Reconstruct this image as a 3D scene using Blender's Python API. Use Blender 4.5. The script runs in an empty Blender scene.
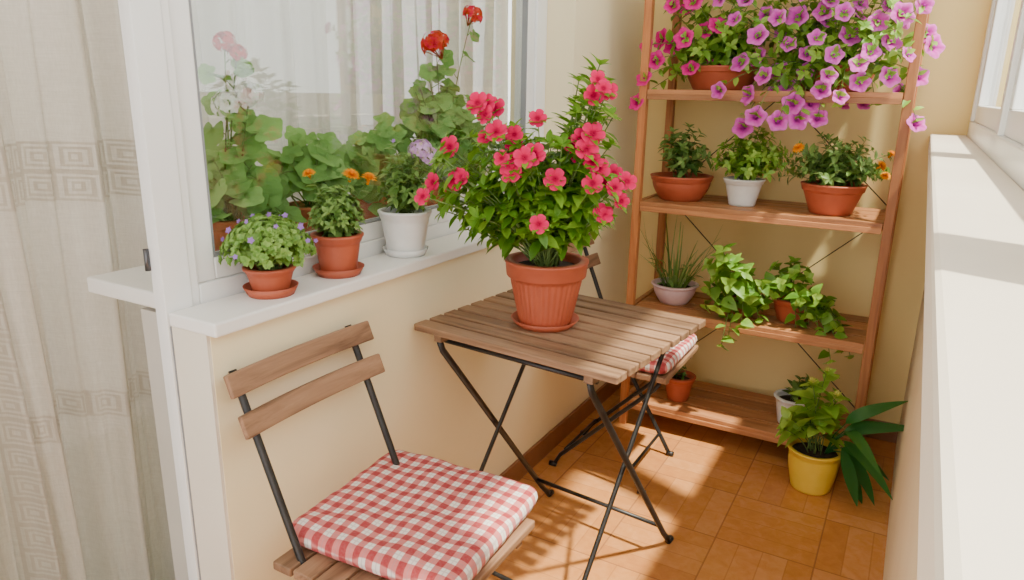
import bpy, math, random
from mathutils import Vector, Matrix
R = random.Random(11)
COL = bpy.context.scene.collection
Z = Vector((0,0,1))

# ------------------------------------------------------------------ mesh builder
class MB:
    def __init__(s): s.v=[]; s.f=[]; s.t=[]
    def add(s, vs, fs, ts):
        o=len(s.v)
        s.v += [tuple(v) for v in vs]
        s.f += [tuple(i+o for i in f) for f in fs]
        s.t += (list(ts) if isinstance(ts,(list,tuple)) else [ts]*len(vs))
    def mesh(s, name, mat, smooth=True):
        me=bpy.data.meshes.new(name)
        me.from_pydata(s.v,[],s.f)
        a=me.attributes.new('tint','FLOAT','POINT')
        a.data.foreach_set('value', s.t)
        if mat: me.materials.append(mat)
        if smooth: me.polygons.foreach_set('use_smooth',[True]*len(me.polygons))
        me.update()
        return me
    def obj(s, name, mat, parent=None, smooth=True, loc=(0,0,0)):
        return newobj(name, s.mesh(name,mat,smooth), parent, loc)

def newobj(name, data, parent=None, loc=(0,0,0)):
    o=bpy.data.objects.new(name,data)
    o.location=loc
    COL.objects.link(o)
    if parent: o.parent=parent
    return o

def thing(name,label,cat,loc=(0,0,0),rz=0,group=None):
    o=bpy.data.objects.new(name,None); o.empty_display_size=.05
    o.location=loc; o.rotation_euler=(0,0,rz); COL.objects.link(o)
    o['label']=label; o['category']=cat
    if group: o['group']=group
    return o

def structure(o,label=None,cat=None):
    o['kind']='structure'
    if label: o['label']=label
    if cat: o['category']=cat
    return o

def add_box(mb, lo, hi, b=0.0, t=0.5, M=None):
    import bmesh
    bm=bmesh.new()
    bmesh.ops.create_cube(bm,size=1)
    c=[(lo[i]+hi[i])/2 for i in range(3)]; s=[hi[i]-lo[i] for i in range(3)]
    for v in bm.verts: v.co=Vector((v.co[0]*s[0],v.co[1]*s[1],v.co[2]*s[2]))
    if b>0: bmesh.ops.bevel(bm,geom=bm.edges[:]+bm.verts[:],offset=b,segments=2,affect='EDGES',profile=.5)
    bm.verts.index_update()
    vs=[v.co+Vector(c) for v in bm.verts]
    if M: vs=[M@v for v in vs]
    mb.add(vs,[[v.index for v in f.verts] for f in bm.faces],t)
    bm.free()

def boxes(name, lst, mat, parent=None, b=0.0):
    mb=MB()
    for e in lst: add_box(mb,e[0],e[1],b,R.random())
    return mb.obj(name,mat,parent,smooth=False)

def tube(mb, pts, r0, r1=None, k=6, t=.5, flat=1.0):
    if r1 is None: r1=r0
    pts=[Vector(p) for p in pts]; n=len(pts); vs=[]; fs=[]
    up=Vector((.13,.31,.94)).normalized()
    for i,p in enumerate(pts):
        d=(pts[min(i+1,n-1)]-pts[max(i-1,0)])
        if d.length<1e-7: d=Z.copy()
        d.normalize()
        a=d.cross(up)
        if a.length<.1: a=d.cross(Vector((1,0,0)))
        a.normalize(); bb=d.cross(a)
        r=r0+(r1-r0)*i/(n-1)
        for j in range(k):
            an=2*math.pi*j/k
            vs.append(p+a*math.cos(an)*r*flat+bb*math.sin(an)*r)
    for i in range(n-1):
        for j in range(k):
            fs.append((i*k+j,i*k+(j+1)%k,(i+1)*k+(j+1)%k,(i+1)*k+j))
    fs.append(tuple(range(k-1,-1,-1))); fs.append(tuple((n-1)*k+j for j in range(k)))
    mb.add(vs,fs,t)

def rod(name,parent,pts,r,mat=None):
    mb=MB(); tube(mb,pts,r,k=8); return mb.obj(name,mat or M_metal,parent)

def lathe(mb, prof, segs=48, mod=None, t=.5):
    vs=[];fs=[]
    for (r,z) in prof:
        for j in range(segs):
            an=2*math.pi*j/segs
            rr=max(r,.0002)
            if mod: rr+=mod(r,z,an)
            vs.append((rr*math.cos(an),rr*math.sin(an),z))
    for i in range(len(prof)-1):
        for j in range(segs):
            fs.append((i*segs+j,i*segs+(j+1)%segs,(i+1)*segs+(j+1)%segs,(i+1)*segs+j))
    mb.add(vs,fs,t)

# ------------------------------------------------------------------ materials
def nmat(name):
    m=bpy.data.materials.new(name); m.use_nodes=True
    nt=m.node_tree; nt.nodes.clear()
    out=nt.nodes.new('ShaderNodeOutputMaterial')
    return m,nt,out
def setin(nt,sock,v):
    if isinstance(v,bpy.types.NodeSocket): nt.links.new(v,sock)
    elif v is not None: sock.default_value=v
def MT(nt,op,a,b=None,c=None):
    n=nt.nodes.new('ShaderNodeMath'); n.operation=op
    setin(nt,n.inputs[0],a); setin(nt,n.inputs[1],b)
    if c is not None: setin(nt,n.inputs[2],c)
    return n.outputs[0]
def ramp(nt,fac,stops):
    n=nt.nodes.new('ShaderNodeValToRGB'); cr=n.color_ramp
    while len(cr.elements)<len(stops): cr.elements.new(.5)
    for e,(p,c) in zip(cr.elements,stops): e.position=p; e.color=(*c,1)
    nt.links.new(fac,n.inputs[0]); return n.outputs[0]
def coords(nt,kind='Object',scale=(1,1,1),off=None):
    tc=nt.nodes.new('ShaderNodeTexCoord'); mp=nt.nodes.new('ShaderNodeMapping')
    nt.links.new(tc.outputs[kind],mp.inputs[0]); mp.inputs['Scale'].default_value=scale
    if off is not None:
        cb=nt.nodes.new('ShaderNodeCombineXYZ')
        for i in range(3): nt.links.new(off,cb.inputs[i])
        nt.links.new(cb.outputs[0],mp.inputs['Location'])
    return mp.outputs[0]
def noise(nt,vec,scale,detail=3,rough=.5,dist=0):
    n=nt.nodes.new('ShaderNodeTexNoise')
    if vec is not None: nt.links.new(vec,n.inputs['Vector'])
    n.inputs['Scale'].default_value=scale; n.inputs['Detail'].default_value=detail
    n.inputs['Roughness'].default_value=rough; n.inputs['Distortion'].default_value=dist
    return n.outputs[0]
def bump(nt,h,strength=.3,dist=.002):
    n=nt.nodes.new('ShaderNodeBump'); nt.links.new(h,n.inputs['Height'])
    n.inputs['Strength'].default_value=strength; n.inputs['Distance'].default_value=dist
    return n.outputs[0]
def princ(nt,color,rough=.5,metal=0,normal=None,spec=.5):
    p=nt.nodes.new('ShaderNodeBsdfPrincipled')
    if isinstance(color,bpy.types.NodeSocket): nt.links.new(color,p.inputs['Base Color'])
    else: p.inputs['Base Color'].default_value=(*color,1)
    setin(nt,p.inputs['Roughness'],rough); p.inputs['Metallic'].default_value=metal
    p.inputs['Specular IOR Level'].default_value=spec
    if normal: nt.links.new(normal,p.inputs['Normal'])
    return p.outputs[0]
def mixs(nt,f,a,b):
    n=nt.nodes.new('ShaderNodeMixShader'); setin(nt,n.inputs[0],f)
    nt.links.new(a,n.inputs[1]); nt.links.new(b,n.inputs[2]); return n.outputs[0]
def mixc(nt,f,a,b):
    n=nt.nodes.new('ShaderNodeMix'); n.data_type='RGBA'
    setin(nt,n.inputs[0],f)
    for s,v in ((n.inputs[6],a),(n.inputs[7],b)):
        if isinstance(v,bpy.types.NodeSocket): nt.links.new(v,s)
        else: s.default_value=(*v,1)
    return n.outputs[2]
def attr(nt,name='tint'):
    n=nt.nodes.new('ShaderNodeAttribute'); n.attribute_name=name; return n.outputs['Fac']

def mat_plain(name,c1,c2=None,rough=.5,scale=8,bmp=.15,bscale=150,metal=0,spec=.5):
    m,nt,out=nmat(name); v=coords(nt)
    c2=c2 or tuple(x*.88 for x in c1)
    col=ramp(nt,noise(nt,v,scale,4,.6),[(.3,c2),(.7,c1)])
    nrm=bump(nt,noise(nt,v,bscale,3),bmp,.001)
    nt.links.new(princ(nt,col,rough,metal,nrm,spec),out.inputs[0]); return m

def mat_wood(name,c1,c2,c3,axis=0,rough=.5):
    m,nt,out=nmat(name); t=attr(nt)
    off=MT(nt,'MULTIPLY',t,7.3)
    sc=[28,28,28]; sc[axis]=2.0
    v=coords(nt,'Object',tuple(sc),off)
    g=noise(nt,v,1.6,6,.65,.6)
    col=ramp(nt,g,[(.28,c3),(.5,c2),(.75,c1)])
    fine=noise(nt,v,7,3,.6)
    col=mixc(nt,MT(nt,'MULTIPLY',fine,.35),col,c3)
    br=MT(nt,'MULTIPLY_ADD',t,.5,.75)
    hs=nt.nodes.new('ShaderNodeHueSaturation'); nt.links.new(col,hs.inputs['Color']); nt.links.new(br,hs.inputs['Value'])
    nt.links.new(princ(nt,hs.outputs[0],rough,0,bump(nt,g,.3,.001),.35),out.inputs[0]); return m

def mat_leaf(name,dark,mid,light,rough=.45,trans=.3,spec=.4,nz=.30):
    m,nt,out=nmat(name); t=attr(nt)
    col=ramp(nt,t,[(0,dark),(.5,mid),(1,light)])
    n=noise(nt,coords(nt),60,2)
    col=mixc(nt,MT(nt,'MULTIPLY',n,nz),col,dark)
    p=princ(nt,col,rough,0,None,spec)
    tr=nt.nodes.new('ShaderNodeBsdfTranslucent')
    c2=mixc(nt,.5,col,(light[0]*1.2,light[1]*1.2,light[2]*.6)); nt.links.new(c2,tr.inputs[0])
    nt.links.new(mixs(nt,trans,p,tr.outputs[0]),out.inputs[0]); return m

def mat_petal(name,center,mid,edge,trans=.3):
    m,nt,out=nmat(name); t=attr(nt)
    col=ramp(nt,t,[(0,center),(.15,center),(.38,mid),(1,edge)])
    p=princ(nt,col,.7,0,None,.08)
    tr=nt.nodes.new('ShaderNodeBsdfTranslucent'); nt.links.new(col,tr.inputs[0])
    nt.links.new(mixs(nt,trans,p,tr.outputs[0]),out.inputs[0]); return m

def mat_glass(name,base=.04,gain=.7):
    m,nt,out=nmat(name)
    tr=nt.nodes.new('ShaderNodeBsdfTransparent'); tr.inputs[0].default_value=(.97,.99,.98,1)
    gl=nt.nodes.new('ShaderNodeBsdfGlossy'); gl.inputs['Roughness'].default_value=.01
    lw=nt.nodes.new('ShaderNodeLayerWeight'); lw.inputs[0].default_value=.5
    f=MT(nt,'MULTIPLY_ADD',MT(nt,'POWER',lw.outputs['Facing'],5.0),gain,base)
    nt.links.new(mixs(nt,f,tr.outputs[0],gl.outputs[0]),out.inputs[0]); return m

M_wall=mat_plain('cream_plaster',(.88,.78,.52),(.84,.735,.47),.85,2.5,.2,90)
M_wall_end=mat_plain('yellow_plaster',(.89,.70,.31),(.84,.64,.27),.85,2.5,.2,90)
M_wall_r=mat_plain('beige_plaster',(.86,.73,.50),(.81,.67,.44),.85,3,.2,90)
M_ceiling=mat_plain('ceiling_paint',(.85,.83,.78),None,.9)
M_white=mat_plain('white_upvc',(.86,.86,.84),(.82,.82,.80),.3,4,.03)
M_ledge=mat_plain('cream_white_ledge_paint',(.80,.72,.60),(.73,.64,.53),.6,3,.15,60)
M_sill=mat_plain('white_sill_paint',(.87,.85,.81),(.81,.79,.75),.5,3,.15,60)
M_reveal=mat_plain('reveal_paint',(.76,.70,.59),(.69,.63,.52),.7,3,.15,60)
M_reveal2=mat_plain('inner_wall_shaded_paint',(.56,.53,.47),(.50,.47,.41),.7,3,.15,60)  # darker grey-beige, shading of the inner wall face put into its colour
M_base=mat_plain('brown_skirting_tile',(.30,.13,.055),(.22,.09,.04),.4,12)
M_terra=mat_plain('terracotta_red',(.46,.10,.045),(.36,.07,.03),.55,10,.1)
M_terra2=mat_plain('terracotta_orange',(.52,.13,.045),(.42,.095,.035),.6,10,.1)
M_potwhite=mat_plain('white_pot',(.82,.82,.80),(.70,.70,.68),.35,14,.05)
M_potyellow=mat_plain('yellow_pot',(.80,.56,.07),(.72,.48,.04),.3,10,.03)
M_potlilac=mat_plain('pale_pink_wrapped_pot',(.80,.60,.62),(.66,.46,.50),.3,20,.03)
M_soil=mat_plain('soil',(.06,.035,.02),(.02,.012,.008),.95,60,1,120)
M_metal=mat_plain('black_metal',(.03,.028,.027),(.018,.017,.017),.4,30,.05,150,.3)
M_hinge=mat_plain('grey_hinge',(.12,.12,.13),None,.35,20,.05,100,.8)
M_seal=mat_plain('grey_seal',(.26,.27,.28),None,.6)
M_wood=mat_wood('acacia_slats',(.42,.255,.155),(.29,.165,.09),(.10,.05,.028),0)
M_woody=mat_wood('acacia_slats_across',(.41,.24,.14),(.29,.16,.09),(.12,.06,.03),1)
M_rack=mat_wood('tan_stained_wood',(.56,.27,.115),(.42,.175,.065),(.24,.09,.035),0,.45)
M_rackz=mat_wood('tan_stained_wood_post',(.56,.24,.085),(.43,.16,.05),(.26,.09,.03),2,.45)
M_glass=mat_glass('window_glass',.10,.85)
M_glass2=mat_glass('clear_glass',.02,.5)
M_stem=mat_leaf('green_stem',(.10,.16,.04),(.14,.22,.05),(.2,.3,.07),.6,.1)
L_vinca=mat_leaf('vinca_leaf',(.03,.12,.006),(.11,.28,.02),(.30,.53,.05),.36,.38)
L_small=mat_leaf('small_leaf',(.04,.11,.02),(.13,.26,.05),(.30,.46,.12))
L_grey=mat_leaf('round_plant_leaf',(.04,.12,.015),(.14,.30,.04),(.32,.50,.11))
L_ger=mat_leaf('geranium_leaf',(.12,.26,.06),(.19,.36,.10),(.30,.50,.16),.9,.2,.05,.1)
L_bright=mat_leaf('bright_leaf',(.06,.17,.01),(.18,.38,.04),(.40,.60,.09))
L_dark=mat_leaf('dark_leaf',(.012,.07,.012),(.03,.15,.025),(.10,.28,.05),.35)
F_vinca=mat_petal('vinca_pink',(.38,.0,.04),(.72,.003,.085),(.84,.02,.15),.25)
F_purple=mat_petal('petunia_lilac',(.42,.02,.33),(.68,.06,.50),(.82,.18,.64),.35)
F_pink=mat_petal('petunia_magenta',(.42,.0,.13),(.78,.01,.26),(.87,.04,.36),.35)
F_lilac=mat_petal('lilac_bloom',(.6,.5,.35),(.60,.32,.66),(.80,.55,.82))
F_violet=mat_petal('violet_bloom',(.15,.05,.25),(.26,.11,.42),(.38,.22,.58))
F_orange=mat_petal('marigold_orange',(.75,.25,.0),(.9,.34,.0),(.95,.45,.01))
F_bud=mat_petal('yellow_bud',(.55,.55,.1),(.70,.70,.15),(.80,.78,.25))
F_red=mat_petal('geranium_red',(.5,.01,.01),(.72,.02,.02),(.85,.05,.05))
F_rose=mat_petal('geranium_rose',(.5,.02,.02),(.70,.05,.04),(.80,.12,.10))
F_white=mat_petal('geranium_white',(.75,.75,.65),(.9,.9,.88),(.95,.95,.94))

# floor tiles
def mat_floor():
    m,nt,out=nmat('terracotta_plank_tile')
    tc=nt.nodes.new('ShaderNodeTexCoord'); sp=nt.nodes.new('ShaderNodeSeparateXYZ')
    nt.links.new(tc.outputs['Object'],sp.inputs[0]); x,y=sp.outputs[0],sp.outputs[1]
    s=.27
    X=MT(nt,'DIVIDE',MT(nt,'ADD',x,.09),s); Y=MT(nt,'DIVIDE',y,s)
    fx=MT(nt,'FLOOR',X); fy=MT(nt,'FLOOR',Y)
    par=MT(nt,'FLOORED_MODULO',MT(nt,'ADD',fx,fy),2.0)
    def line(v,n,w):
        f=MT(nt,'FRACT',MT(nt,'MULTIPLY',v,n)); d=MT(nt,'ABSOLUTE',MT(nt,'SUBTRACT',f,.5))
        return MT(nt,'GREATER_THAN',d,.5-w)
    la=line(X,4,.024); lb=line(Y,4,.024)
    pl=MT(nt,'ADD',MT(nt,'MULTIPLY',la,par),MT(nt,'MULTIPLY',lb,MT(nt,'SUBTRACT',1.0,par)))
    edge=MT(nt,'MAXIMUM',line(X,1,.008),line(Y,1,.008))
    px=MT(nt,'FLOOR',MT(nt,'MULTIPLY',X,4)); py=MT(nt,'FLOOR',MT(nt,'MULTIPLY',Y,4))
    cb=nt.nodes.new('ShaderNodeCombineXYZ')
    a=MT(nt,'ADD',MT(nt,'MULTIPLY',px,par),MT(nt,'MULTIPLY',py,MT(nt,'SUBTRACT',1.0,par)))
    nt.links.new(a,cb.inputs[0]); nt.links.new(fx,cb.inputs[1]); nt.links.new(fy,cb.inputs[2])
    wn=nt.nodes.new('ShaderNodeTexWhiteNoise'); nt.links.new(cb.outputs[0],wn.inputs[0])
    n=noise(nt,coords(nt),26,6,.65,.5)
    mixf=MT(nt,'ADD',MT(nt,'MULTIPLY',wn.outputs[0],.28),MT(nt,'MULTIPLY',n,.72))
    col=ramp(nt,mixf,[(.2,(.45,.17,.05)),(.5,(.56,.235,.07)),(.8,(.64,.30,.11))])
    col=mixc(nt,MT(nt,'MULTIPLY',pl,.36),col,(.30,.11,.04))
    col=mixc(nt,MT(nt,'MULTIPLY',edge,.65),col,(.26,.11,.05))
    h=MT(nt,'SUBTRACT',1.0,MT(nt,'MAXIMUM',pl,edge))
    nt.links.new(princ(nt,col,.22,0,bump(nt,h,.2,.001),.5),out.inputs[0]); return m
M_floor=mat_floor()
M_floor_in=mat_plain('green_carpet',(.16,.19,.12),(.09,.11,.07),.95,40,.8,200)

def mat_gingham():
    m,nt,out=nmat('red_white_checked_cotton')
    tc=nt.nodes.new('ShaderNodeTexCoord'); sp=nt.nodes.new('ShaderNodeSeparateXYZ')
    nt.links.new(tc.outputs['Object'],sp.inputs[0])
    s=.031
    nz=noise(nt,coords(nt),9,2)
    def st(v,k):
        v=MT(nt,'ADD',v,MT(nt,'MULTIPLY',MT(nt,'SUBTRACT',nz,.5),k*.014))
        f=MT(nt,'FRACT',MT(nt,'DIVIDE',v,s))
        a=nt.nodes.new('ShaderNodeMapRange'); a.interpolation_type='SMOOTHSTEP'
        d=MT(nt,'ABSOLUTE',MT(nt,'SUBTRACT',f,.5))
        nt.links.new(d,a.inputs[0]); a.inputs[1].default_value=.27; a.inputs[2].default_value=.22
        g=MT(nt,'GREATER_THAN',d,.46)
        return a.outputs[0],g
    a,g1=st(sp.outputs[0],1); b,g2=st(sp.outputs[1],-1)
    f=MT(nt,'MULTIPLY',MT(nt,'ADD',a,b),.5)
    col=ramp(nt,f,[(0,(.78,.72,.66)),(.5,(.60,.17,.155)),(1,(.36,.02,.028))])
    col=mixc(nt,MT(nt,'MULTIPLY',MT(nt,'MAXIMUM',g1,g2),.35),col,(.35,.22,.25))
    col=mixc(nt,MT(nt,'MULTIPLY',noise(nt,coords(nt),220,2),.12),col,(.85,.72,.68))
    h=noise(nt,coords(nt),13,3)
    nt.links.new(princ(nt,col,.9,0,bump(nt,h,.5,.008),.1),out.inputs[0]); return m
M_ging=mat_gingham()

def mat_curtain(name,b1,b2,ps):
    m,nt,out=nmat(name)
    u=attr(nt,'tint')  # cloth metre along width
    tc=nt.nodes.new('ShaderNodeTexCoord'); sp=nt.nodes.new('ShaderNodeSeparateXYZ')
    nt.links.new(tc.outputs['Object'],sp.inputs[0]); y,z=u,sp.outputs[2]
    c=.060
    ax=MT(nt,'ABSOLUTE',MT(nt,'SUBTRACT',MT(nt,'FRACT',MT(nt,'DIVIDE',y,c)),.5))
    az=MT(nt,'ABSOLUTE',MT(nt,'SUBTRACT',MT(nt,'FRACT',MT(nt,'DIVIDE',z,c)),.5))
    rg=MT(nt,'GREATER_THAN',MT(nt,'FRACT',MT(nt,'MULTIPLY',MT(nt,'MAXIMUM',ax,az),6.0)),.5)
    def band(v,lo,hi): return MT(nt,'MULTIPLY',MT(nt,'GREATER_THAN',v,lo),MT(nt,'LESS_THAN',v,hi))
    hb=MT(nt,'MAXIMUM',band(z,1.02,1.14),band(z,.54,.60))
    vb=MT(nt,'MULTIPLY',band(MT(nt,'FLOORED_MODULO',y,.60),.0,.060),MT(nt,'LESS_THAN',z,1.1))
    mask=MT(nt,'MAXIMUM',hb,vb)
    pat=MT(nt,'MULTIPLY',rg,mask)
    wv=noise(nt,coords(nt,'Object',(300,300,60)),1,3)
    wh=noise(nt,coords(nt,'Object',(20,20,500)),1,2)
    col=mixc(nt,MT(nt,'MULTIPLY',MT(nt,'ADD',wv,wh),.45),b1,b2)
    col=mixc(nt,MT(nt,'MULTIPLY',pat,ps),col,(.36,.29,.21))
    d=princ(nt,col,.9,0,None,.05)
    tr=nt.nodes.new('ShaderNodeBsdfTranslucent'); nt.links.new(col,tr.inputs[0])
    tp=nt.nodes.new('ShaderNodeBsdfTransparent')
    s=mixs(nt,.38,d,tr.outputs[0])
    nt.links.new(mixs(nt,MT(nt,'MULTIPLY_ADD',pat,-.12,.16),s,tp.outputs[0]),out.inputs[0]); return m
M_curt=mat_curtain('sheer_embroidered_curtain',(.84,.79,.70),(.52,.46,.38),.45)
M_curt2=mat_curtain('sheer_plain_curtain',(.80,.78,.72),(.56,.52,.46),.0)

# ------------------------------------------------------------------ room
WX=-1.02; FX=-1.12; BX=-1.18; EY=2.85; RX=.079; IX=-1.255
structure(boxes('floor',[((FX,-.6,-.05),(.20,EY,0))],M_floor),'terracotta tiled balcony floor with plank pattern','floor')
structure(boxes('floor',[((-2.6,-.6,-.06),(FX,EY,-.002))],M_floor_in),'dark green carpeted floor inside the doorway','floor')
structure(boxes('wall_left',[((FX+.004,.756,0),(WX,EY,.84)),((IX,.800,0),(FX+.004,EY,.84)),((IX,2.20,.84),(WX,EY,2.5)),
    ((IX,-.6,2.15),(WX,2.20,2.5)),((IX,-.6,0),(WX,-.3,2.15))],M_wall),'cream plastered wall below and around the window','wall')
structure(boxes('wall_end',[((WX-.3,EY,0),(.22,EY+.1,2.5))],M_wall_end),'yellow cream plastered end wall behind the plant rack','wall')
structure(boxes('wall_right',[((RX,-.6,0),(.20,EY,1.10)),((.12,-.6,2.40),(.20,EY,2.5))],M_wall_r),'beige plastered balcony parapet wall','wall')
structure(boxes('ceiling',[((-2.6,-.6,2.5),(.20,EY+.1,2.56))],M_ceiling),'plain white ceiling','ceiling')
structure(boxes('wall_interior',[((-2.6,-.6,0),(-2.5,EY,2.5))],M_ceiling),'pale wall inside the room','wall')
structure(boxes('baseboard_left',[((WX,.756,0),(WX+.012,EY,.075))],M_base,b=.002),'brown tiled baseboard','baseboard')
structure(boxes('baseboard_end',[((WX+.012,EY-.012,0),(RX,EY,.075))],M_base,b=.002),'brown tiled baseboard on the end wall','baseboard')
structure(boxes('trim_1',[((FX+.007,.749,0),(WX-.001,.756,.84))],M_reveal),'cream painted wall reveal beside the doorway','trim')
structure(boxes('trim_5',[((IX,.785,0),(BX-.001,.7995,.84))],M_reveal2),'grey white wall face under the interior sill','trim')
structure(boxes('trim_2',[((FX+.0045,.746,.84),(-.992,2.20,.866))],M_sill,b=.004),'white exterior window sill','window sill')
structure(boxes('trim_3',[((-1.42,.782,.848),(BX-.0005,2.6,.880))],M_sill,b=.004),'white interior window sill','window sill')
structure(boxes('trim_4',[((.0185,-.6,1.10),(.125,EY,1.14))],M_ledge,b=.005),'cream white parapet ledge with sunlight on it','ledge')

# window in the left wall
w1=thing('window_1','white framed fixed window above the sill','window',(0,0,0)); w1['kind']='structure'
XS0,XS1=BX+.005,FX-.008
boxes('frame',[((BX,.800,.842),(FX,.818,2.15)),((BX,2.13,.84),(FX,2.20,2.15)),((BX,.818,.84),(FX,2.13,.90)),((BX,.818,2.10),(FX,2.13,2.15)),
   ((XS0,.818,.90),(XS1,.862,2.10)),((XS0,2.085,.90),(XS1,2.13,2.10)),((XS0,.862,.90),(XS1,2.085,.942)),((XS0,.862,2.05),(XS1,2.085,2.10))],M_white,w1,b=.003)
boxes('seal',[((-1.148,.862,.942),(XS1-.002,.867,2.05)),((-1.148,2.080,.942),(XS1-.002,2.085,2.05)),((-1.148,.867,.942),(XS1-.002,2.080,.947))],M_seal,w1)
boxes('glass_pane',[((-1.154,.864,.944),(-1.150,2.083,2.049))],M_glass,w1)
# door frame
d1=thing('door_1','white door frame with grey hinges, open doorway','door frame',(0,0,0)); d1['kind']='structure'
boxes('frame',[((BX,.766,0),(FX-.016,.798,2.15)),((FX-.0155,.766,.0),(FX-.0135,.798,2.15)),((FX-.013,.744,0),(FX+.0035,.798,2.15)),((BX,-.3,2.10),(FX,.744,2.15)),((BX,-.3,0),(FX,-.255,2.10))],M_white,d1,b=.0008)
boxes('seal',[((FX-.0165,.7585,0),(FX-.0132,.780,2.10)),((FX+.0037,.7475,0),(FX+.0065,.7555,.839))],M_seal,d1)
for hz in (.95,.15):
    mb=MB(); tube(mb,[(BX-.001,.762,hz-.020),(BX-.001,.762,hz+.020)],.005,k=10)
    mb.obj('hinge',M_hinge,d1)

# right window band
w2=thing('window_2','white framed balcony window band above the parapet ledge','window',(0,0,0)); w2['kind']='structure'
fr=[((.125,-.6,1.10),(.185,EY,1.185)),((.125,-.6,2.34),(.185,EY,2.40)),((.125,EY-.06,1.185),(.185,EY,2.34))]
ys=[-.6,.55,1.70,2.79]
for y in ys[:-1]: fr.append(((.125,y,1.185),(.185,y+.05,2.34)))
boxes('frame',fr,M_white,w2,b=.003)
for i in range(3):
    a=ys[i]+.05; b_=ys[i+1]
    boxes('sash',[((.135,a,1.185),(.172,b_,1.235)),((.135,a,2.29),(.172,b_,2.34)),((.135,a,1.235),(.172,a+.05,2.29)),((.135,b_-.05,1.235),(.172,b_,2.29))],M_white,w2,b=.003)
    boxes('glass_pane',[((.150,a+.05,1.235),(.154,b_-.05,2.29))],M_glass2,w2)
# curtains
def curtain(y0,y1,x0,label,seed,mat,amp=.028,ztop=2.3):
    r=random.Random(seed); mb=MB(); nx=int((y1-y0)/.005); nz=32
    ph=[r.uniform(0,6.28) for _ in range(8)]
    vs=[];fs=[];ts=[]
    for j in range(nz+1):
        z=.004+(ztop-.004)*j/nz
        for i in range(nx+1):
            s=i/nx; y=y0+(y1-y0)*s
            w=math.sin(y*46+ph[0]+1.1*math.sin(y*9+ph[1])+.35*math.sin(z*2.3+ph[2]))
            w=(abs(w)**.7)*(1 if w>0 else -1)
            w+= .40*math.sin(y*123+ph[3]+.5*math.sin(z*3.1+y*4))
            w+= .18*math.sin(y*260+ph[5]+.8*math.sin(z*2.1))
            w+= .5*math.sin(y*17+ph[4]+z*.6)
            k=1.2-.35*j/nz
            vs.append((x0+amp*w*k, y+.006*math.sin(z*3+y*20), z))
            ts.append(1.6*(y+2))
    for j in range(nz):
        for i in range(nx):
            a=j*(nx+1)+i; fs.append((a,a+1,a+nx+2,a+nx+1))
    mb.add(vs,fs,ts)
    o=mb.obj('curtain',mat)
    o['label']=label; o['category']='curtain'
    return o
curtain(-.25,1.00,-1.51,'sheer cream curtain with embroidered border in the open doorway',3,M_curt,amp=.040)
curtain(1.03,2.75,-1.60,'sheer pale curtain hanging behind the window glass',9,M_curt2,amp=.032)

# ------------------------------------------------------------------ plants
def frame_from(d,n):
    d=d.normalized(); s=d.cross(n)
    if s.length<1e-3: s=d.cross(Vector((.3,.7,.2)))
    s.normalize(); return d,s,s.cross(d)
def leaf(mb,p,d,n,L,W,droop=.25,fold=.25,segs=4,kind=0,tint=.5):
    d,s,n=frame_from(d,n); vs=[];fs=[];ts=[]
    for i in range(segs+1):
        t=i/segs
        if kind==0: w=math.sin(math.pi*min(1,t**.85))**.8 if 0<t<1 else .04
        elif kind==1: w=(math.sin(math.pi*t**.6)**.7 if 0<t<1 else .06)     # broad base (heart)
        else: w=1-.9*t**1.5                                                # strap
        w*=W/2
        c=p+d*(L*t)-n*(droop*L*t*t)
        vs+= [c+s*w+n*fold*w, c, c-s*w+n*fold*w]
        ts+= [min(1,tint+.08),tint-.12+.15*t,min(1,tint+.08)]
    for i in range(segs):
        a=i*3
        fs+=[(a,a+1,a+4,a+3),(a+1,a+2,a+5,a+4)]
    mb.add(vs,fs,[max(0,min(1,x)) for x in ts])
def rleaf(mb,p,d,n,rad,tint=.5,lobes=5,cup=.10):
    """rounded lobed geranium leaf: blade centred beyond the petiole end"""
    d,s,n=frame_from(d,n); K=28; c=p+d*rad*.35; vs=[p]; ts=[max(0,tint-.1)]; fs=[]
    ph=R.uniform(0,6); cup*=R.uniform(-.6,1.3)
    for ri,rr in enumerate((.5,1.0)):
        for k in range(K):
            th=-math.pi+2*math.pi*(k+.5)/K
            notch=1-.55*max(0,(abs(th)-2.5)/.64)
            lob=1+.10*math.cos(lobes*th)+.03*math.cos(17*th+ph)
            q=c+(d*math.cos(th)+s*math.sin(th))*rad*rr*notch*(lob if rr==1 else 1)
            if rr<1: q=p.lerp(q,.75)
            q=q+n*rad*(cup*rr*rr+.10*math.sin(2*th+ph)*rr+.05*math.cos(lobes*th)*rr)
            vs.append(q); ts.append(max(0,min(1,tint+(-.04,.08)[ri])))
    for k in range(K): fs.append((0,1+k,1+(k+1)%K))
    for k in range(K): fs.append((1+k,1+K+k,1+K+(k+1)%K,1+(k+1)%K))
    mb.add(vs,fs,ts)

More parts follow.
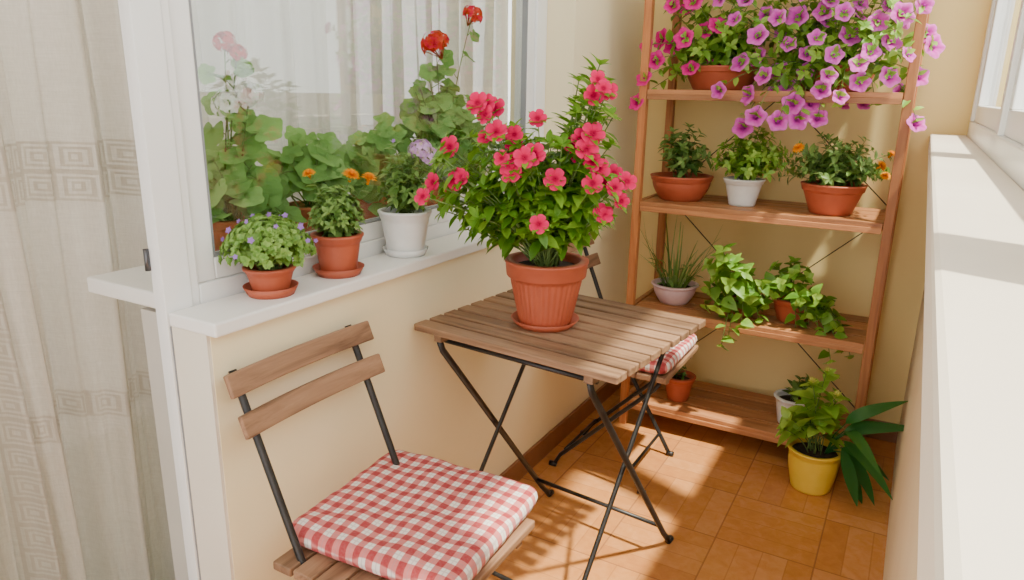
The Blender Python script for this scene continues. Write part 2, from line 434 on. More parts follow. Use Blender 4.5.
def flower_mesh(name,mat,kind,rad):
    mb=MB(); K=40
    if kind in('vinca','petunia'):
        rings=[.04,.14,.3,.6,.85,1.0]; vs=[];ts=[];fs=[]
        for rr in rings:
            for k in range(K):
                th=2*math.pi*k/K
                if kind=='vinca':
                    f=1
                    if rr>.5: f=.74+.26*abs(math.cos(2.5*th))**.35
                    z=-.10*rad+.18*rad*rr+ .05*rad*math.cos(5*th)*rr - (.25*rad*max(0,rr-.7))
                else:
                    f=1+(.10*math.cos(5*th) if rr>.5 else 0)
                    z=-.75*rad*(1-rr)**2.2+.06*rad*math.sin(5*th+1)*rr+.04*rad*math.sin(11*th)*rr-.12*rad*rr**4
                vs.append((rad*rr*f*math.cos(th),rad*rr*f*math.sin(th),z)); 
                tt=rr
                if kind=='petunia' and rr<.9: tt=rr-.10*abs(math.cos(2.5*th))**6
                if kind=='vinca' and abs(math.cos(2.5*th))<.2 and rr>.4: tt=.32
                ts.append(max(0,tt))
        for i in range(len(rings)-1):
            for k in range(K): fs.append((i*K+k,i*K+(k+1)%K,(i+1)*K+(k+1)%K,(i+1)*K+k))
        fs.append(tuple(range(K)))
        mb.add(vs,fs,ts)
        tube(mb,[(0,0,-rad*.08),(0,0,-rad*1.0)],rad*.12,rad*.05,6,.2)
    elif kind=='marigold':
        r=random.Random(5)
        for ring in range(5):
            n=14-ring*2; el=.1+ring*.3
            for k in range(n):
                th=2*math.pi*k/n+ring*.7
                d=Vector((math.cos(th)*math.cos(el),math.sin(th)*math.cos(el),math.sin(el)))
                leaf(mb,Vector((0,0,0))+d*rad*.1,d,Vector((0,0,1)),rad*(1-.08*ring),rad*.42,.15,.3,3,0,r.uniform(.4,1))
        tube(mb,[(0,0,0),(0,0,-rad*.8)],rad*.25,rad*.15,8,.1)
    elif kind=='cluster':
        r=random.Random(8)
        for q in range(17):
            z=-.2+1.15*((q+.5)/17); a=q*2.4; h=math.sqrt(max(0,1-z*z)); dp=r.uniform(.7,1.0)
            c=Vector((h*math.cos(a),h*math.sin(a),z*.75))*rad*dp
            nn=c.normalized(); _,s,b=frame_from(nn,Vector((.2,.5,.7)))
            for k in range(5):
                th=2*math.pi*k/5+q
                d=(s*math.cos(th)+b*math.sin(th)+nn*.15)
                leaf(mb,c,d,nn,rad*.36,rad*.30,.2,.15,3,0,(.15 if k%5==0 else r.uniform(.4,1)))
            tube(mb,[c,c*.4+Vector((0,0,-rad*.5)),Vector((0,0,-rad*.9))],rad*.025,rad*.025,3,.2)
    elif kind=='tiny':
        for k in range(5):
            th=2*math.pi*k/5
            leaf(mb,Vector((0,0,0)),Vector((math.cos(th),math.sin(th),.3)),Z,rad,rad*.8,.1,.1,2,0,.8)
    elif kind=='bud':
        r=random.Random(3)
        for k in range(16):
            el=.2+1.2*k/16; th=k*2.4
            d=Vector((math.cos(th)*math.cos(el),math.sin(th)*math.cos(el),math.sin(el)))
            leaf(mb,Vector((0,0,0)),d,Z,rad*(1+.4*math.sin(el)),rad*.5,-.2,.4,3,0,r.uniform(.3,1))
    return mb.mesh(name,mat)
ME={}
ME['vinca']=flower_mesh('flower',F_vinca,'vinca',.0225)
ME['purple']=flower_mesh('flower',F_purple,'petunia',.0295)
ME['pink']=flower_mesh('flower',F_pink,'petunia',.030)
ME['orange']=flower_mesh('flower',F_orange,'marigold',.017)
ME['violet']=flower_mesh('flower',F_violet,'tiny',.0065)
ME['bud']=flower_mesh('bud',F_bud,'bud',.014)
ME['lilacc']=flower_mesh('flower_head',F_lilac,'cluster',.030)
ME['redc']=flower_mesh('flower_head',F_red,'cluster',.045)
ME['rosec']=flower_mesh('flower_head',F_rose,'cluster',.022)
ME['whitec']=flower_mesh('flower_head',F_white,'cluster',.042)
def put_flower(parent,key,pos,d,sc=1.0):
    o=bpy.data.objects.new(ME[key].name,ME[key]); COL.objects.link(o); o.parent=parent
    o.location=pos; q=Vector(d).normalized().to_track_quat('Z','Y')
    o.rotation_mode='QUATERNION'; o.rotation_quaternion=q@Matrix.Rotation(R.uniform(0,6.28),3,'Z').to_quaternion()
    o.scale=(sc,)*3; return o

def make_pot(parent,rt,rb,h,mat,rim=.02,rt_ex=.005,rib=0,saucer=None,round_=False,saucer_mat=None):
    z0=0
    if saucer:
        mb=MB(); lathe(mb,[(0,0),(saucer*.82,0),(saucer,.018),(saucer-.003,.018),(saucer*.82-.003,.004),(0,.004)],48); mb.obj('saucer',saucer_mat or mat,parent)
        z0=.0045
    prof=[(0,z0),(rb*.94,z0),(rb,z0+.004)]
    n=10
    for i in range(1,n+1):
        t=i/n
        r=rb+(rt-rb)*(math.sin(t*math.pi/2) if round_ else t)
        prof.append((r,z0+.004+(h-rim-.004)*t))
    prof+=[(rt+rt_ex-.001,z0+h-rim+.001),(rt+rt_ex,z0+h-rim+.003),(rt+rt_ex+.003,z0+h-.007),(rt+rt_ex+.005,z0+h-.005),(rt+rt_ex+.005,z0+h-.001),(rt+rt_ex+.001,z0+h),(rt-.004,z0+h),(rt-.006,z0+h-.006),(rt-.008,z0+h-.032),(0,z0+h-.034)]
    mod=None
    if rib: mod=lambda r,z,an: (rib*math.cos(36*an) if z0+.01<z<z0+h-rim-.001 else 0)
    mb=MB(); lathe(mb,prof,144 if rib else 48,mod); mb.obj('pot',mat,parent)
    mb=MB(); hs=z0+h-.018
    lathe(mb,[(rt-.0075,hs-.002),(rt*.6,hs+.002),(rt*.25,hs+.005),(0,hs+.006)],28,lambda r,z,an: 0); mb.obj('soil',M_soil,parent)
    return hs

def bez(a,b,c,t): return a*(1-t)**2+b*2*t*(1-t)+c*t*t
def bush(parent,hs,br,targets,lmat,LL,LW,nl=10,kind='leaf',stem_r=.0018,up=.35,lkind=0,droop=.3,tip=4,t0=.25,flow=None,fscale=1,seed=1,trail=False,tr=(.15,.9),face=.9,xmax=None):
    """targets: list of (Vector, flowerkey or None)"""
    r=random.Random(seed); lf=MB(); st=MB()
    for (T,fk) in targets:
        a=r.uniform(0,6.28); rr=br*math.sqrt(r.random())*.6
        o=Vector((math.cos(a)*rr,math.sin(a)*rr,hs))
        hgt=max(.02,(T-o).length)
        c=o+(T-o)*.35+Z*hgt*up
        if trail: c=o+Vector(((T-o).x*.7,(T-o).y*.7,max(.06,(T-o).z*.5+.05)))
        pts=[bez(o,c,T,i/7) for i in range(8)]
        tube(st,pts,stem_r,stem_r*.6,5,r.random())
        for k in range(nl):
            t=t0+(1-t0)*(k+r.random()*.6)/nl
            t=min(t,.98)
            p=bez(o,c,T,t); tg=(bez(o,c,T,min(1,t+.03))-bez(o,c,T,t-.03)).normalized()
            an=k*2.4+r.uniform(-.4,.4)
            _,s,b=frame_from(tg,Vector((.2,.1,.97)))
            rad=(s*math.cos(an)+b*math.sin(an))
            d=(rad+tg*r.uniform(.15,.7)+Z*r.uniform(-.1,.35)).normalized()
            n=(Z*1.0+tg*.5+Vector((r.uniform(-.4,.4),r.uniform(-.4,.4),0)))
            sz=r.uniform(.7,1.15)*(1.0 if t<.8 else .8)
            if kind=='leaf': leaf(lf,p,d,n,LL*sz,LW*sz,droop*r.uniform(.4,1.5),.3,4,lkind,r.uniform(*tr))
            else:
                pe=p+d*LL*r.uniform(.5,1.3); tube(st,[p,(p+pe)/2+Z*.004,pe],stem_r*.6,stem_r*.5,4,.6)
                n2=Vector((.70+r.uniform(-.7,.4),-.35+r.uniform(-.7,.7),.55+r.uniform(-.4,.6))).normalized()
                d2=Vector((d.x,d.y,-.3+r.uniform(-.3,.6))); d2=(d2-n2*d2.dot(n2)).normalized()
                rleaf(lf,pe,d2,n2,LW*sz*.5,r.uniform(*tr))
        tg=(T-bez(o,c,T,.93)).normalized()
        if kind=='leaf':
            for k in range(tip):
                an=k*6.28/tip+r.random()
                _,s,b=frame_from(tg,Vector((.2,.1,.97)))
                d=(s*math.cos(an)+b*math.sin(an)+tg*r.uniform(.3,.9))
                leaf(lf,T,d,tg+Z*.5,LL*.6*r.uniform(.7,1.1),LW*.6,droop*.7,.3,4,lkind,r.uniform(.5,1))
        if fk:
            fd=(Vector((T.x,T.y,0))*2.0+Vector((.35,-.75,.35))*.25+Z*.12)
            if fk in('redc','rosec','whitec','lilacc','orange','bud'): fd=tg+Z
            put_flower(parent,fk,T+tg*.012,fd.normalized()+Vector((r.uniform(-.45,.45),r.uniform(-.3,.3),r.uniform(-.3,.4)))+Vector((.25,-.7,.15))*face*(0 if fk in('redc','orange','bud') else 1),fscale*r.uniform(.8,1.2))
    lf.obj('foliage',lmat,parent); st.obj('stem',M_stem,parent)

def dome(n,rx,ry,z0,z1,seed,fk=None,every=0,lo=.3,cx=0,cy=0):
    r=random.Random(seed); out=[]
    for i in range(n):
        a=i*2.39996+r.uniform(-.3,.3); q=math.sqrt((i+.5)/n)
        h=z0+(z1-z0)*(math.sqrt(max(0,1-q*q*.97))*(1-lo*r.random()))
        out.append((Vector((cx+rx*q*math.cos(a),cy+ry*q*math.sin(a),h)), fk if (every and i%every==0) else None))
    return out

SILL=.866; TT=.71
# --- vinca on the table
v=thing('potted_periwinkle','pink flowering periwinkle in ribbed terracotta pot on the table','potted plant',(-.735,1.475,TT))
hs=make_pot(v,.086,.062,.158,M_terra,.040,.009,.0016,.083)
rv=Vector((.88,.475,0)); fv=Vector((-.475,.88,0))
def lx(l): return (l*.84 if l>0 else l*1.0)-5
FL=[(46,222),(55,228),(50,235),(62,226),(-8,201),(-53,205),(-28,163),(-18,169),(-38,168),(-27,177),(-30,156),(-22,160),(-73,151),(-107,135),(-100,145),(-5,112),(-53,185),(-43,191),(35,185),(46,190),(48,166),(36,170),(44,160),(54,160),(72,155),(78,133),(84,150),(-85,176),(-28,187),(48,148),(60,146),(62,120),(-60,214),(-46,210),(-53,212),(-10,171),(40,177),(70,145),(-78,148),(60,122),(26,180),(10,150),(42,183)]
tg=[]
for (l,h) in FL:
    dd=-.10+R.uniform(-.05,.02)
    tg.append((rv*lx(l)*.00235+fv*dd+Z*h*.00238,'vinca'))
for i in range(125):
    l=R.uniform(-100,66)
    top=(196-abs(l+25)*.25) if l<20 else (232-abs(l-45)*.9)
    h=R.uniform(102+max(0,abs(l)-45)*.2,max(135,top))
    tg.append((rv*lx(l)*.00235+fv*R.uniform(-.14,.13)+Z*h*.00240,None))
for (l,h) in [(56,250),(35,236),(66,236),(72,205),(74,180),(-106,150),(50,244),(72,112),(-75,100),(-97,115),(-98,160),(-90,130),(-70,108),(-95,172),(-70,185)]:
    tg.append((rv*lx(l)*.00235+fv*R.uniform(-.08,-.02)+Z*h*.00240,None))
bush(v,hs,.05,tg,L_vinca,.056,.026,nl=9,up=.15,droop=.3,tip=6,t0=.44,seed=4,stem_r=.0022,fscale=.98,tr=(.15,1))

# --- sill plants
PX=-1.058
p=thing('potted_plant','round leafy plant with violet flowers on the window sill','potted plant',(PX,.930,SILL))
hs=make_pot(p,.043,.034,.052,M_terra,.014,.002,0,.052)
bush(p,hs,.03,dome(200,.084,.084,.060,.150,2,'violet',12,.08),L_grey,.020,.017,nl=6,up=.3,seed=6,tip=7,stem_r=.0009,t0=.5,tr=(.35,1))
p=thing('potted_marigold','orange marigolds in a terracotta pot on the window sill','potted plant',(PX,1.118,SILL))
hs=make_pot(p,.048,.038,.085,M_terra,.018,.003,0,.055)
r2=Vector((.69,.72,0))
tg=dome(90,.055,.055,.095,.190,5,None,0,.25)+[(r2*.030+Z*.200,'orange'),(r2*.064+Z*.195,'orange'),(r2*-.045+Z*.205,'orange')]
bush(p,hs,.03,tg,L_small,.028,.014,nl=9,up=.2,seed=8,tip=4,stem_r=.001,tr=(.3,1))
p=thing('potted_verbena','lilac flowering plant in a white pot with saucer on the sill','potted plant',(PX,1.352,SILL))
hs=make_pot(p,.058,.044,.105,M_potwhite,.02,.002,0,.056)
tg=dome(48,.062,.062,.12,.250,5,None,0,.45)+[(r2*.055+Z*.225,'lilacc'),(r2*.035+Z*.240,'lilacc'),(r2*-.02+Z*.26,'violet')]
bush(p,hs,.03,tg,L_small,.034,.017,nl=8,up=.2,seed=12,tip=4,stem_r=.0012,tr=(.2,.9))

# --- indoor geraniums behind glass
def geranium(x,y,n,rx,z0,z1,fl,label,seed,ry=.12):
    g=thing('potted_geranium',label,'potted plant',(x,y,.880),group='geraniums on the interior sill')
    hs=make_pot(g,.058,.044,.090,M_terra2,.022,.003,0,.062)
    tg=dome(n,.10,rx,z0,z1,seed,None,0,.55)
    tg=[(Vector((max(-.08,min(.06,T.x)),T.y,T.z)),k) for T,k in tg]
    tg+=[(Vector((a,b,c)),k) for a,b,c,k in fl]
    bush(g,hs,.035,tg,L_ger,.040,.072,nl=4,kind='round',up=.2,seed=seed,stem_r=.0022,t0=.5,tr=(.2,1))
geranium(-1.31,1.06,24,.12,.06,.25,[(.06,-.04,.325,'whitec'),(.08,-.0,.345,'whitec'),(.02,.0,.45,'rosec'),(.03,.02,.43,'rosec')],'geranium with white and rose flowers behind the window glass',21)
geranium(-1.31,1.29,16,.10,.12,.27,[],'leafy geranium in terracotta pot behind the window glass',22)
geranium(-1.31,1.54,22,.13,.06,.28,[],'leafy geranium behind the window glass',23)
geranium(-1.31,1.86,56,.16,.08,.50,[(.03,-.06,.49,'redc'),(.05,.10,.585,'redc')],'tall red flowering geranium behind the window glass',24)

# ------------------------------------------------------------------ plant rack
rx0,rx1,ry0,ry1=-.885,-.040,2.455,2.80
rack=thing('plant_rack','tall tan wooden plant rack with slatted shelves','shelf',(0,0,0))
SH=[.105,.485,.880,1.270]
for (x,y) in ((rx0,ry0),(rx1-.028,ry0),(rx0,ry1-.028),(rx1-.028,ry1-.028)):
    boxes('post',[((x,y,0),(x+.028,y+.028,1.85))],M_rackz,rack,b=.002)
for z in SH+[1.66]:
    L=[]
    nb=4; w=(ry1-ry0)/nb
    for i in range(nb):
        y=ry0+.002+i*w
        x0=rx0+.029; x1=rx1-.029
        L.append(((x0,y,z-.016),(x1,y+w-.008,z)))
    L.append(((rx0+.030,ry0-.001,z-.034),(rx1-.030,ry0+.014,z-.0155)))
    L.append(((rx0+.030,ry1-.015,z-.034),(rx1-.030,ry1,z-.0155)))
    L.append(((rx0+.030,ry0+.014,z-.030),(rx0+.045,ry1-.015,z-.0155)))
    L.append(((rx1-.045,ry0+.014,z-.030),(rx1-.030,ry1-.015,z-.0155)))
    boxes('shelf',L,M_rack,rack,b=.0015)
    boxes('side_rail',[((rx0+.004,ry0+.028,z-.034),(rx0+.022,ry1-.028,z))],M_rack,rack,b=.0015)
    boxes('side_rail',[((rx1-.024,ry0+.028,z-.034),(rx1-.006,ry1-.028,z))],M_rack,rack,b=.0015)
for (za,zb) in ((.10,.87),(.87,1.65)):
    rod('cross_brace',rack,[(rx0+.014,ry1+.002,za),(rx1-.014,ry1+.002,zb)],.002); rod('cross_brace',rack,[(rx0+.014,ry1+.006,zb),(rx1-.014,ry1+.006,za)],.002)

# rack plants : top shelf petunias
S=.0031
def rt(u0,v0,pts,key,y=-.10,jit=.06):
    out=[]
    for (u,v) in pts:
        out.append((Vector((((u-u0)-.15*(v0-v))*S, y+R.uniform(-jit,jit), (v0-v)*S*1.02)),key))
    return out
p=thing('potted_petunia','magenta petunias in a terracotta bowl on the rack','potted plant',(-.645,2.62,SH[3]))
hs=make_pot(p,.125,.095,.080,M_terra,.02,.005)
pk=[(655,45),(665,38),(652,78),(703,68),(718,32),(712,5),(640,103),(700,10),(680,45),(735,28),(690,8),(665,60),(722,66),(700,40)]
tg=rt(720,92,pk,'pink',-.13)
for i in range(60): tg.append((Vector((R.uniform(-.19,.17),R.uniform(-.20,.10),R.uniform(.03,.30))),None))
bush(p,hs,.08,tg,L_bright,.05,.028,nl=9,up=.3,seed=31,tip=4,t0=.3,stem_r=.0018,face=.6)
p=thing('potted_petunia','trailing lilac petunias spilling from a terracotta bowl','potted plant',(-.285,2.62,SH[3]))
hs=make_pot(p,.125,.095,.080,M_terra,.02,.005)
pu=[(800,30),(822,8),(845,15),(870,18),(905,30),(930,55),(895,50),(860,45),(835,48),(808,52),(782,45),(775,62),(795,75),(820,75),(845,80),(870,85),(895,80),(918,120),(838,92),(790,95),(810,105),(832,118),(797,122),(758,130),(775,118),(740,95),(760,68),(770,12),(790,5),(880,60),(910,62),(760,30),(850,62),(885,35),(825,60),(765,98),(905,95),(858,28),(925,45),
    (865,2),(800,-10),(830,-15),(890,5),(826,104),(803,88),(842,32),(905,-5),(922,25),(745,10),(918,80),(815,28),(785,25),(870,70),(835,5),(855,98),(785,80),(815,120),(895,20)]
tg=rt(838,97,pu,'purple',-.17,.06)
for i in range(90): tg.append((Vector((R.uniform(-.24,.19),R.uniform(-.22,.10),R.uniform(-.04,.32))),'purple' if i%12==0 else None))
bush(p,hs,.08,tg,L_bright,.046,.026,nl=7,seed=33,tip=4,t0=.3,stem_r=.0018,trail=True,fscale=1.0,face=.6)

# second shelf
p=thing('potted_seedlings','leafy seedlings in a wide terracotta bowl on the rack','potted plant',(-.752,2.60,SH[2]))
hs=make_pot(p,.105,.075,.090,M_terra,.02,.004,0,None,True)
bush(p,hs,.06,dome(24,.095,.08,.12,.28,41,None,0,.5),L_small,.05,.024,nl=8,up=.2,seed=41,stem_r=.0012)
p=thing('potted_herb','leafy herb in a small white pot on the rack','potted plant',(-.525,2.585,SH[2]))
hs=make_pot(p,.062,.045,.095,M_potwhite,.018,.004)
bush(p,hs,.03,dome(54,.135,.11,.10,.27,42,None,0,.5,cx=.02),L_bright,.042,.022,nl=8,up=.3,seed=42,stem_r=.0013)
p=thing('potted_marigold','orange flowering plant in a terracotta pot on the rack','potted plant',(-.235,2.575,SH[2]))
hs=make_pot(p,.092,.066,.10,M_terra,.024,.005)
tg=dome(60,.17,.12,.09,.27,43,None,0,.5)+[(Vector((.125,-.08,.17)),'orange'),(Vector((.145,-.02,.20)),'orange'),(Vector((-.10,-.1,.21)),'orange'),(Vector((.14,-.06,.14)),'orange')]
bush(p,hs,.05,tg,L_small,.04,.018,nl=9,up=.25,seed=43,stem_r=.0013,tr=(.2,.9))

# third shelf
p=thing('potted_lily','wispy thin leafed plant in a pale pink pot on the rack','potted plant',(-.745,2.60,SH[1]))
hs=make_pot(p,.080,.055,.075,M_potlilac,.012,.004,0,None,True)
lf=MB()
for i in range(40):
    a=R.uniform(0,6.28); k=R.uniform(.0,.75); d=Vector((math.cos(a)*k,math.sin(a)*k,1)).normalized()
    leaf(lf,Vector((math.cos(a)*.04,math.sin(a)*.04,hs)),d,Vector((-math.cos(a),-math.sin(a),.4)),R.uniform(.10,.30),R.uniform(.005,.010),R.uniform(-.3,.6),.2,8,2,R.uniform(.2,.9))
for i in range(26):
    a=R.uniform(0,6.28); q=Vector((math.cos(a)*R.uniform(.02,.08),math.sin(a)*R.uniform(.02,.08),hs+R.uniform(.01,.10)))
    leaf(lf,q,Vector((math.cos(a+R.uniform(-1,1)),math.sin(a),R.uniform(-.2,.8))),Z,.035,.014,.3,.3,4,0,R.uniform(.3,1))
    tube(lf,[Vector((q.x*.5,q.y*.5,hs)),q],.0010,.0008,4,.5)
lf.obj('foliage',L_small,p)
p=thing('trailing_plant','trailing broad leafed plant hanging over the rack shelf','potted plant',(-.49,2.58,SH[1]))
hs=make_pot(p,.055,.042,.08,M_terra,.018,.004)
tg=rt(738,322,[(715,260),(735,250),(755,262),(712,290),(725,305),(760,290),(770,300),(718,325),(735,335),(750,320),(740,275),(728,345),(765,315),(708,310),(745,252),(722,270),(750,285),(735,240)],None,-.12,.05)
bush(p,hs,.03,tg,L_bright,.06,.046,nl=7,up=.35,lkind=1,seed=51,trail=True,stem_r=.002,tip=3,tr=(0,.7))
p=thing('trailing_plant','bushy green plant in terracotta pot on the rack','potted plant',(-.315,2.60,SH[1]))
hs=make_pot(p,.068,.05,.085,M_terra,.02,.004)
tg=rt(792,322,[(780,258),(800,252),(770,275),(815,265),(835,290),(845,310),(850,330),(838,345),(825,315),(815,300),(780,285),(855,345),(800,330),(840,325),(812,325),(790,270),(825,280),(800,262),(810,285),(830,300),(845,335)],None,-.10,.07)
bush(p,hs,.03,tg,L_bright,.048,.038,nl=8,up=.35,lkind=1,seed=52,trail=True,stem_r=.002,tip=3,tr=(0,.55))
# bottom shelf
p=thing('potted_plant','small terracotta pot with sparse sprouts on the lowest shelf','potted plant',(-.69,2.57,SH[0]))
hs=make_pot(p,.055,.040,.10,M_terra,.02,.004)
bush(p,hs,.03,dome(6,.03,.03,.10,.14,61,None,0,.3),L_dark,.025,.012,nl=4,seed=61,stem_r=.0012)
p=thing('potted_plant','small plant in a white ceramic pot on the lowest shelf','potted plant',(-.270,2.58,SH[0]))
hs=make_pot(p,.062,.048,.105,M_potwhite,.012,.003)
bush(p,hs,.03,dome(9,.05,.05,.12,.18,62,None,0,.4,cx=.03),L_small,.045,.024,nl=5,up=.3,lkind=0,seed=62,stem_r=.0016)
# floor yellow pot
p=thing('potted_plant','leafy plant with dark drooping leaves in a yellow pot','potted plant',(-.160,2.34,0))
hs=make_pot(p,.080,.062,.145,M_potyellow,.016,.003,0,.0,True)
tg=[(Vector((R.uniform(-.10,.05),R.uniform(-.06,.07),R.uniform(.20,.34))),None) for _ in range(16)]+[(Vector((.0,.0,.40)),'bud'),(Vector((-.03,-.02,.36)),'bud'),(Vector((.04,-.03,.34)),'bud')]
bush(p,hs,.045,tg,L_bright,.075,.052,nl=4,up=.3,lkind=1,seed=71,stem_r=.002,tip=3,t0=.45,tr=(.3,1))
lf=MB()
for i,(a,L,e,dr,zz) in enumerate([(.1,.12,1.0,1.1,.10),(-.45,.15,1.2,1.2,.09),(-1.1,.14,.7,1.1,.10),(-.75,.19,.0,.6,.06),(-.1,.13,.1,1.0,.05),(-.4,.13,1.6,1.2,.13),(.2,.12,-.5,.7,.04),(-.5,.20,-.8,.3,.05),(-.8,.18,-1.3,.1,.05),(-.2,.18,-1.6,.1,.03)]):
    d=Vector((math.cos(a),math.sin(a),e)).normalized()
    o=Vector((.078,.012*(i%4)-.03,hs+zz))
    tube(lf,[Vector((.03,0,hs)),Vector((.050,0,hs+zz*.6)),o],.003,.002,6,.4)
    leaf(lf,o,d,Vector((.2,-.6,1)),L,.042,dr,.18,10,0,R.uniform(.1,.7))
lf.obj('broad_leaf',L_dark,p)

# ------------------------------------------------------------------ table
tb=thing('folding_table','brown slatted wooden folding table with black metal crossed legs','table',(-.706,1.517,0),math.radians(-6))
mb=MB(); n=9; D=.49; w=D/n
for i in range(n):
    y=-D/2+i*w; add_box(mb,(-.275,y+.0055,TT-.018),(.275,y+w-.0055,TT),.003,R.random())
for x in (-.215,.195): add_box(mb,(x,-.235,TT-.034),(x+.022,.235,TT-.0175),.001,.2)
mb.obj('table_top',M_wood,tb,False)
for sx in (-1,1):
    xa=sx*.205; xb=sx*.188
    for (x,s) in ((xa,-1),(xb,1)):
        mb=MB()
        tube(mb,[(x,s*.225,TT-.035),(x,s*.215,TT-.06),(x,s*-.25,.06),(x,s*-.30,.006)],.0085,k=10,flat=.7)
        tube(mb,[(x,s*-.292,.010),(x,s*-.312,.010)],.010,k=8)
        mb.obj('leg',M_metal,tb)
rod('crossbar',tb,[(-.205,.218,.10),(.205,.218,.10)],.006); rod('crossbar',tb,[(-.188,-.218,.10),(.188,-.218,.10)],.006)
rod('crossbar',tb,[(-.21,-.2,TT-.040),(.21,-.2,TT-.040)],.006); rod('crossbar',tb,[(-.21,.2,TT-.040),(.21,.2,TT-.040)],.006)

# ------------------------------------------------------------------ chairs
SZ=.425
def chair(x,y,label,rz=0):
    c=thing('folding_chair',label,'chair',(x,y,0),rz,group='folding chairs at the table')
    mb=MB(); n=7; x0=-.155; w=.355/n
    for i in range(n): add_box(mb,(x0+i*w+.003,-.18,SZ-.018),(x0+(i+1)*w-.003,.18,SZ),.003,R.random())
    for yy in (-.13,.13): add_box(mb,(x0+.01,yy-.01,SZ-.034),(x0+.345,yy+.01,SZ-.0175),.001,.3)
    mb.obj('seat',M_woody,c,False)
    mb=MB(); N=16
    for (zt,xt) in ((.770,-.228),(.700,-.200)):
        hh=.043; vs=[];fs=[]; tn=R.random()
        lean=Vector((-.40,0,1)).normalized(); nr=Vector((1,0,.40)).normalized()
        for i in range(N+1):
            yy=-.185+.37*i/N; bow=.010*((yy/.185)**2)-.010
            for (a,b) in ((0,0),(1,0),(1,1),(0,1)):
                vs.append(Vector((xt,yy,zt))+Vector((bow,0,0))-lean*hh*(1-a)+nr*.012*(b-.5))
        for i in range(N):
            for k in range(4): fs.append((i*4+k,i*4+(k+1)%4,i*4+4+(k+1)%4,i*4+4+k))
        fs.append((3,2,1,0)); fs.append((N*4,N*4+1,N*4+2,N*4+3))
        mb.add(vs,fs,tn)
    o=mb.obj('backrest',M_woody,c,False)
    bv=o.modifiers.new('bevel','BEVEL'); bv.width=.003; bv.segments=2; bv.limit_method='ANGLE'
    for s in (-1,1):
        mb=MB(); tube(mb,[(-.250,s*.150,.765),(-.235,s*.150,.73),(-.137,s*.150,.49),(-.10,s*.150,.40),(.115,s*.150,.04),(.135,s*.150,.006)],.0075,k=10,flat=.75)
        tube(mb,[(.125,s*.150,.009),(.150,s*.150,.009)],.009,k=8)
        mb.obj('leg',M_metal,c)
        mb=MB(); tube(mb,[(.165,s*.132,SZ-.036),(.15,s*.132,SZ-.06),(-.165,s*.132,.05),(-.19,s*.132,.006)],.0075,k=10,flat=.75)
        tube(mb,[(-.205,s*.132,.009),(-.18,s*.132,.009)],.009,k=8)
        mb.obj('leg',M_metal,c)
    rod('crossbar',c,[(.092,-.15,.075),(.092,.15,.075)],.0055); rod('crossbar',c,[(-.148,-.132,.075),(-.148,.132,.075)],.0055)
    rod('crossbar',c,[(-.106,-.15,.395),(-.106,.15,.395)],.005)
    return c
chair(-.762,.938,'slatted wooden folding chair with black metal frame beside the table')
chair(-.765,2.150,'slatted wooden folding chair with black metal frame behind the table')

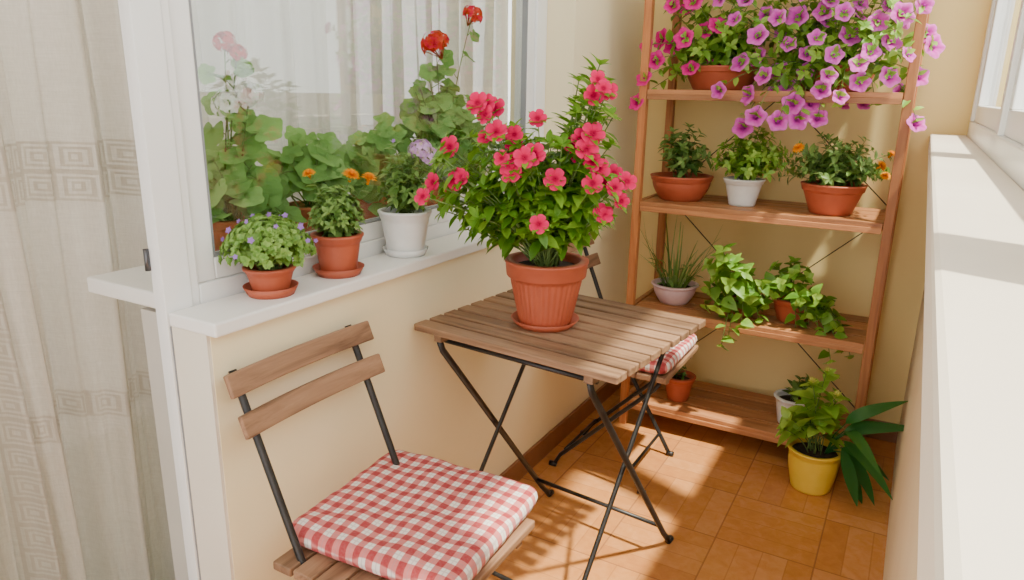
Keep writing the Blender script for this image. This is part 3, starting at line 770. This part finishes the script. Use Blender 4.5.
def cushion(x,y,label,seed,rz=0,sx=.187,sy=.180):
    N=60; mb=MB(); vs=[];fs=[]
    def pt(u,v,top):
        k=1/max(1e-6,(abs(u)**14+abs(v)**14)**(1/14))*max(abs(u),abs(v)) if (u or v) else 1
        X=u*k*sx; Y=v*k*sy
        e=max(abs(u),abs(v)); q=max(0,1-e**18)**.5
        d=.002*math.exp(-(u*u+v*v)/.05)
        wr=.0016*math.sin(u*9+v*4+seed)+.0012*math.sin(v*12-u*6)
        wr+=.0016*math.sin(24*math.atan2(v,u)+2*e)*max(0,e-.5)
        z=.023+(.024*q*(1-.04*e**4)-d+wr*q if top else -.0225*q)
        edge=.003*math.sin(13*math.atan2(v,u)+seed)*e**6
        return (X*(1+edge),Y*(1+edge),z)
    for top in (1,0):
        for j in range(N+1):
            for i in range(N+1):
                a=math.sin(math.pi*(-.5+i/N)); b=math.sin(math.pi*(-.5+j/N))
                a=.7*a+.3*(-1+2*i/N); b=.7*b+.3*(-1+2*j/N)
                vs.append(pt(a,b,top))
    for L in (0,1):
        o=L*(N+1)**2
        for j in range(N):
            for i in range(N):
                a=o+j*(N+1)+i; q=(a,a+1,a+N+2,a+N+1)
                fs.append(q if L==0 else q[::-1])
    mb.add(vs,fs,.5)
    o=mb.obj('seat_cushion',M_ging,None,True,(x,y,SZ))
    o.rotation_euler=(0,0,rz); o['label']=label; o['category']='cushion'; o['group']='checked seat cushions'
    return o
cushion(-.757,.990,'red and white checked seat cushion on the nearer chair',1,math.radians(3))
cushion(-.755,2.155,'red and white checked seat cushion on the chair behind the table',2)

# ------------------------------------------------------------------ light, world, camera
sun=bpy.data.lights.new('sun','SUN'); sun.energy=12.5; sun.angle=.035; sun.color=(1,.92,.77)
so=bpy.data.objects.new('sun',sun); COL.objects.link(so)
so.rotation_euler=Vector((-.41,.17,-.92)).to_track_quat('-Z','Y').to_euler(); so.location=(3,-1,6)
# added fill light in the unseen room, brightens curtains and indoor geraniums
lp=bpy.data.lights.new('room_fill','AREA'); lp.shape='DISK'; lp.size=.5; lp.energy=18; lp.color=(1,.96,.90)
lo=bpy.data.objects.new('room_fill',lp); COL.objects.link(lo); lo.location=(-2.05,1.3,2.46)
w=bpy.data.worlds.new('world'); bpy.context.scene.world=w; w.use_nodes=True
nt=w.node_tree; bg=nt.nodes['Background']; bg.inputs[0].default_value=(.99,.98,.98,1); bg.inputs[1].default_value=3.45

cam=bpy.data.cameras.new('camera'); co=bpy.data.objects.new('camera',cam); COL.objects.link(co)
right=Vector((.8697,.494,.0165)).normalized(); back=Vector((.4716,-.840,.267)).normalized()
up=back.cross(right).normalized(); right=up.cross(back)
co.matrix_world=Matrix(((right.x,up.x,back.x,0),(right.y,up.y,back.y,0),(right.z,up.z,back.z,1.25),(0,0,0,1)))
cam.sensor_width=36; cam.lens=25.0; cam.clip_start=.01
bpy.context.scene.camera=co
